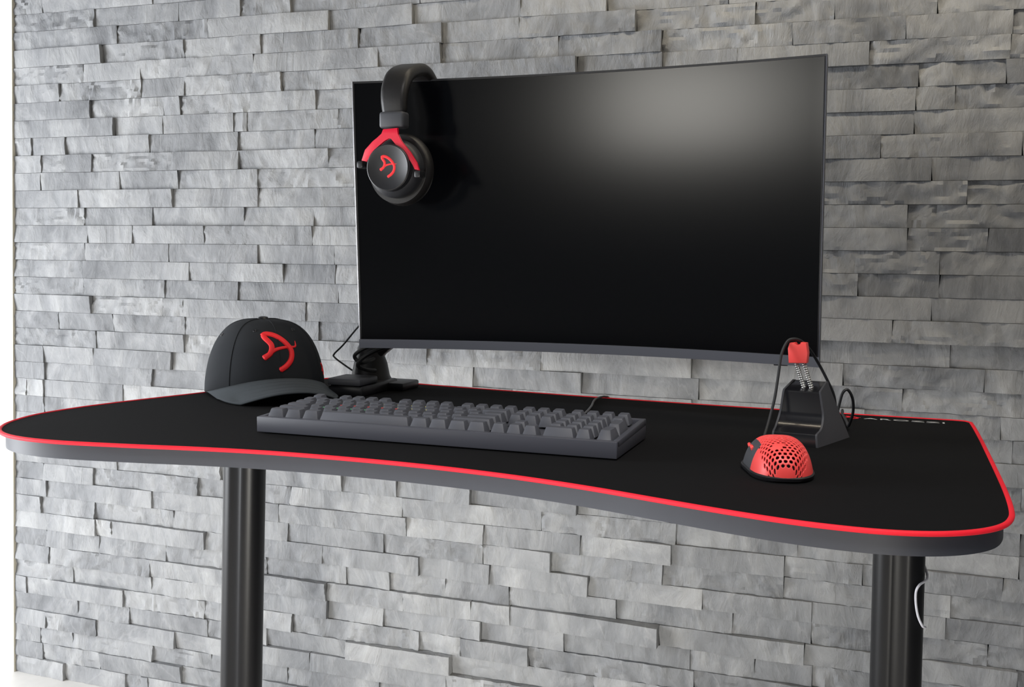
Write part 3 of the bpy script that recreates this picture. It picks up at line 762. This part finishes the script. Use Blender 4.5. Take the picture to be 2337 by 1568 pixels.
for z, k_ in ((0.0004, .965), (.002, 1.0), (.0050, 1.015), (.0064, .985)):
    ring = []
    for i in range(64):
        a = 2 * math.pi * i / 64; s = .5 - .5 * math.cos(a) * .995
        x = (mw_(s) + .0006) * math.copysign(1, math.sin(a)) if abs(math.sin(a)) > 1e-6 else 0
        if x < 0: x *= 1 + .12 * math.exp(-((s - .62) / .18) ** 2)
        ring.append(bm.verts.new((x * k_, LM / 2 + (s * LM - LM / 2) * (k_ + .004), z)))
    rings.append(ring)
for a, b in zip(rings, rings[1:]):
    for i in range(64): bm.faces.new((a[i], a[(i + 1) % 64], b[(i + 1) % 64], b[i]))
bm.faces.new(rings[0][::-1]); bm.faces.new(rings[-1]); obj('base', bm, M['plastic'], ms)
for s in (.50, .68):
    p = shell(s, math.radians(149)); bm = bmesh.new(); box(bm, p + Vector((.0006, 0, 0)), (.0036, .013, .0055), .0016, 3, mw=Matrix.Rotation(math.radians(-18), 4, 'Y'))
    e = obj('thumb_button', bm, M['red_plastic'], ms); tag(e, 'red thumb button')
bm = bmesh.new(); bmesh.ops.create_cone(bm, cap_ends=True, segments=28, radius1=.0105, radius2=.0105, depth=.006, matrix=Matrix.Translation((0, .096, .022)) @ Matrix.Rotation(math.pi / 2, 4, 'Y')); obj('scroll_wheel', bm, M['plastic'], ms)
bm = bmesh.new(); tube(bm, [(-.1295, 1.188, .7445), (-.1335, 1.205, .7430), (-.137, 1.235, .7430), (-.1375, 1.262, .748), (-.1345, 1.285, .765), (-.130, 1.297, .79), (-.1275, 1.308, .818), (-.1255, 1.317, .842), (-.1200, 1.326, .8570), (-.1120, 1.331, .8600), (-.1040, 1.340, .8565), (-.0950, 1.356, .845),
    (-.085, 1.372, .8265), (-.0745, 1.378, .806), (-.067, 1.382, .789), (-.0640, 1.386, .772), (-.0630, 1.392, .760), (-.0610, 1.398, .772), (-.0570, 1.400, .789), (-.0510, 1.402, .793), (-.0450, 1.405, .782), (-.0440, 1.412, .765), (-.0470, 1.42, .751), (-.050, 1.435, .7425), (-.054, 1.49, .7392), (-.060, 1.54, .7392), (-.064, 1.572, .7400), (-.064, 1.594, .738), (-.064, 1.603, .70), (-.064, 1.603, .66)], .0018, 10, sm=8)
cb_ = obj('cable', bm, M['cable']); cb_.parent = ms; bpy.context.view_layer.update(); cb_.matrix_parent_inverse = ms.matrix_world.inverted()
# ------------------------------------------------------------------ white power cord at the right leg
bm = bmesh.new(); tube(bm, [(.030, 1.345, .713), (.030, 1.343, .66), (.034, 1.338, .618), (.0455, 1.315, .6000), (.0470, 1.285, .5955), (.0390, 1.270, .5920), (.0355, 1.268, .5840), (.0360, 1.267, .570), (.0390, 1.267, .556), (.0440, 1.270, .545), (.0478, 1.290, .537), (.042, 1.322, .525), (.030, 1.345, .50), (.028, 1.350, .42), (.028, 1.36, .2), (.028, 1.37, .05), (.030, 1.42, .006), (.05, 1.5, .004), (.06, 1.62, .004)], .0014, 8, sm=10)
tag(obj('power_cord', bm, M['white_cord']), 'thin white power cord looping round the side of the right desk leg', 'cord')
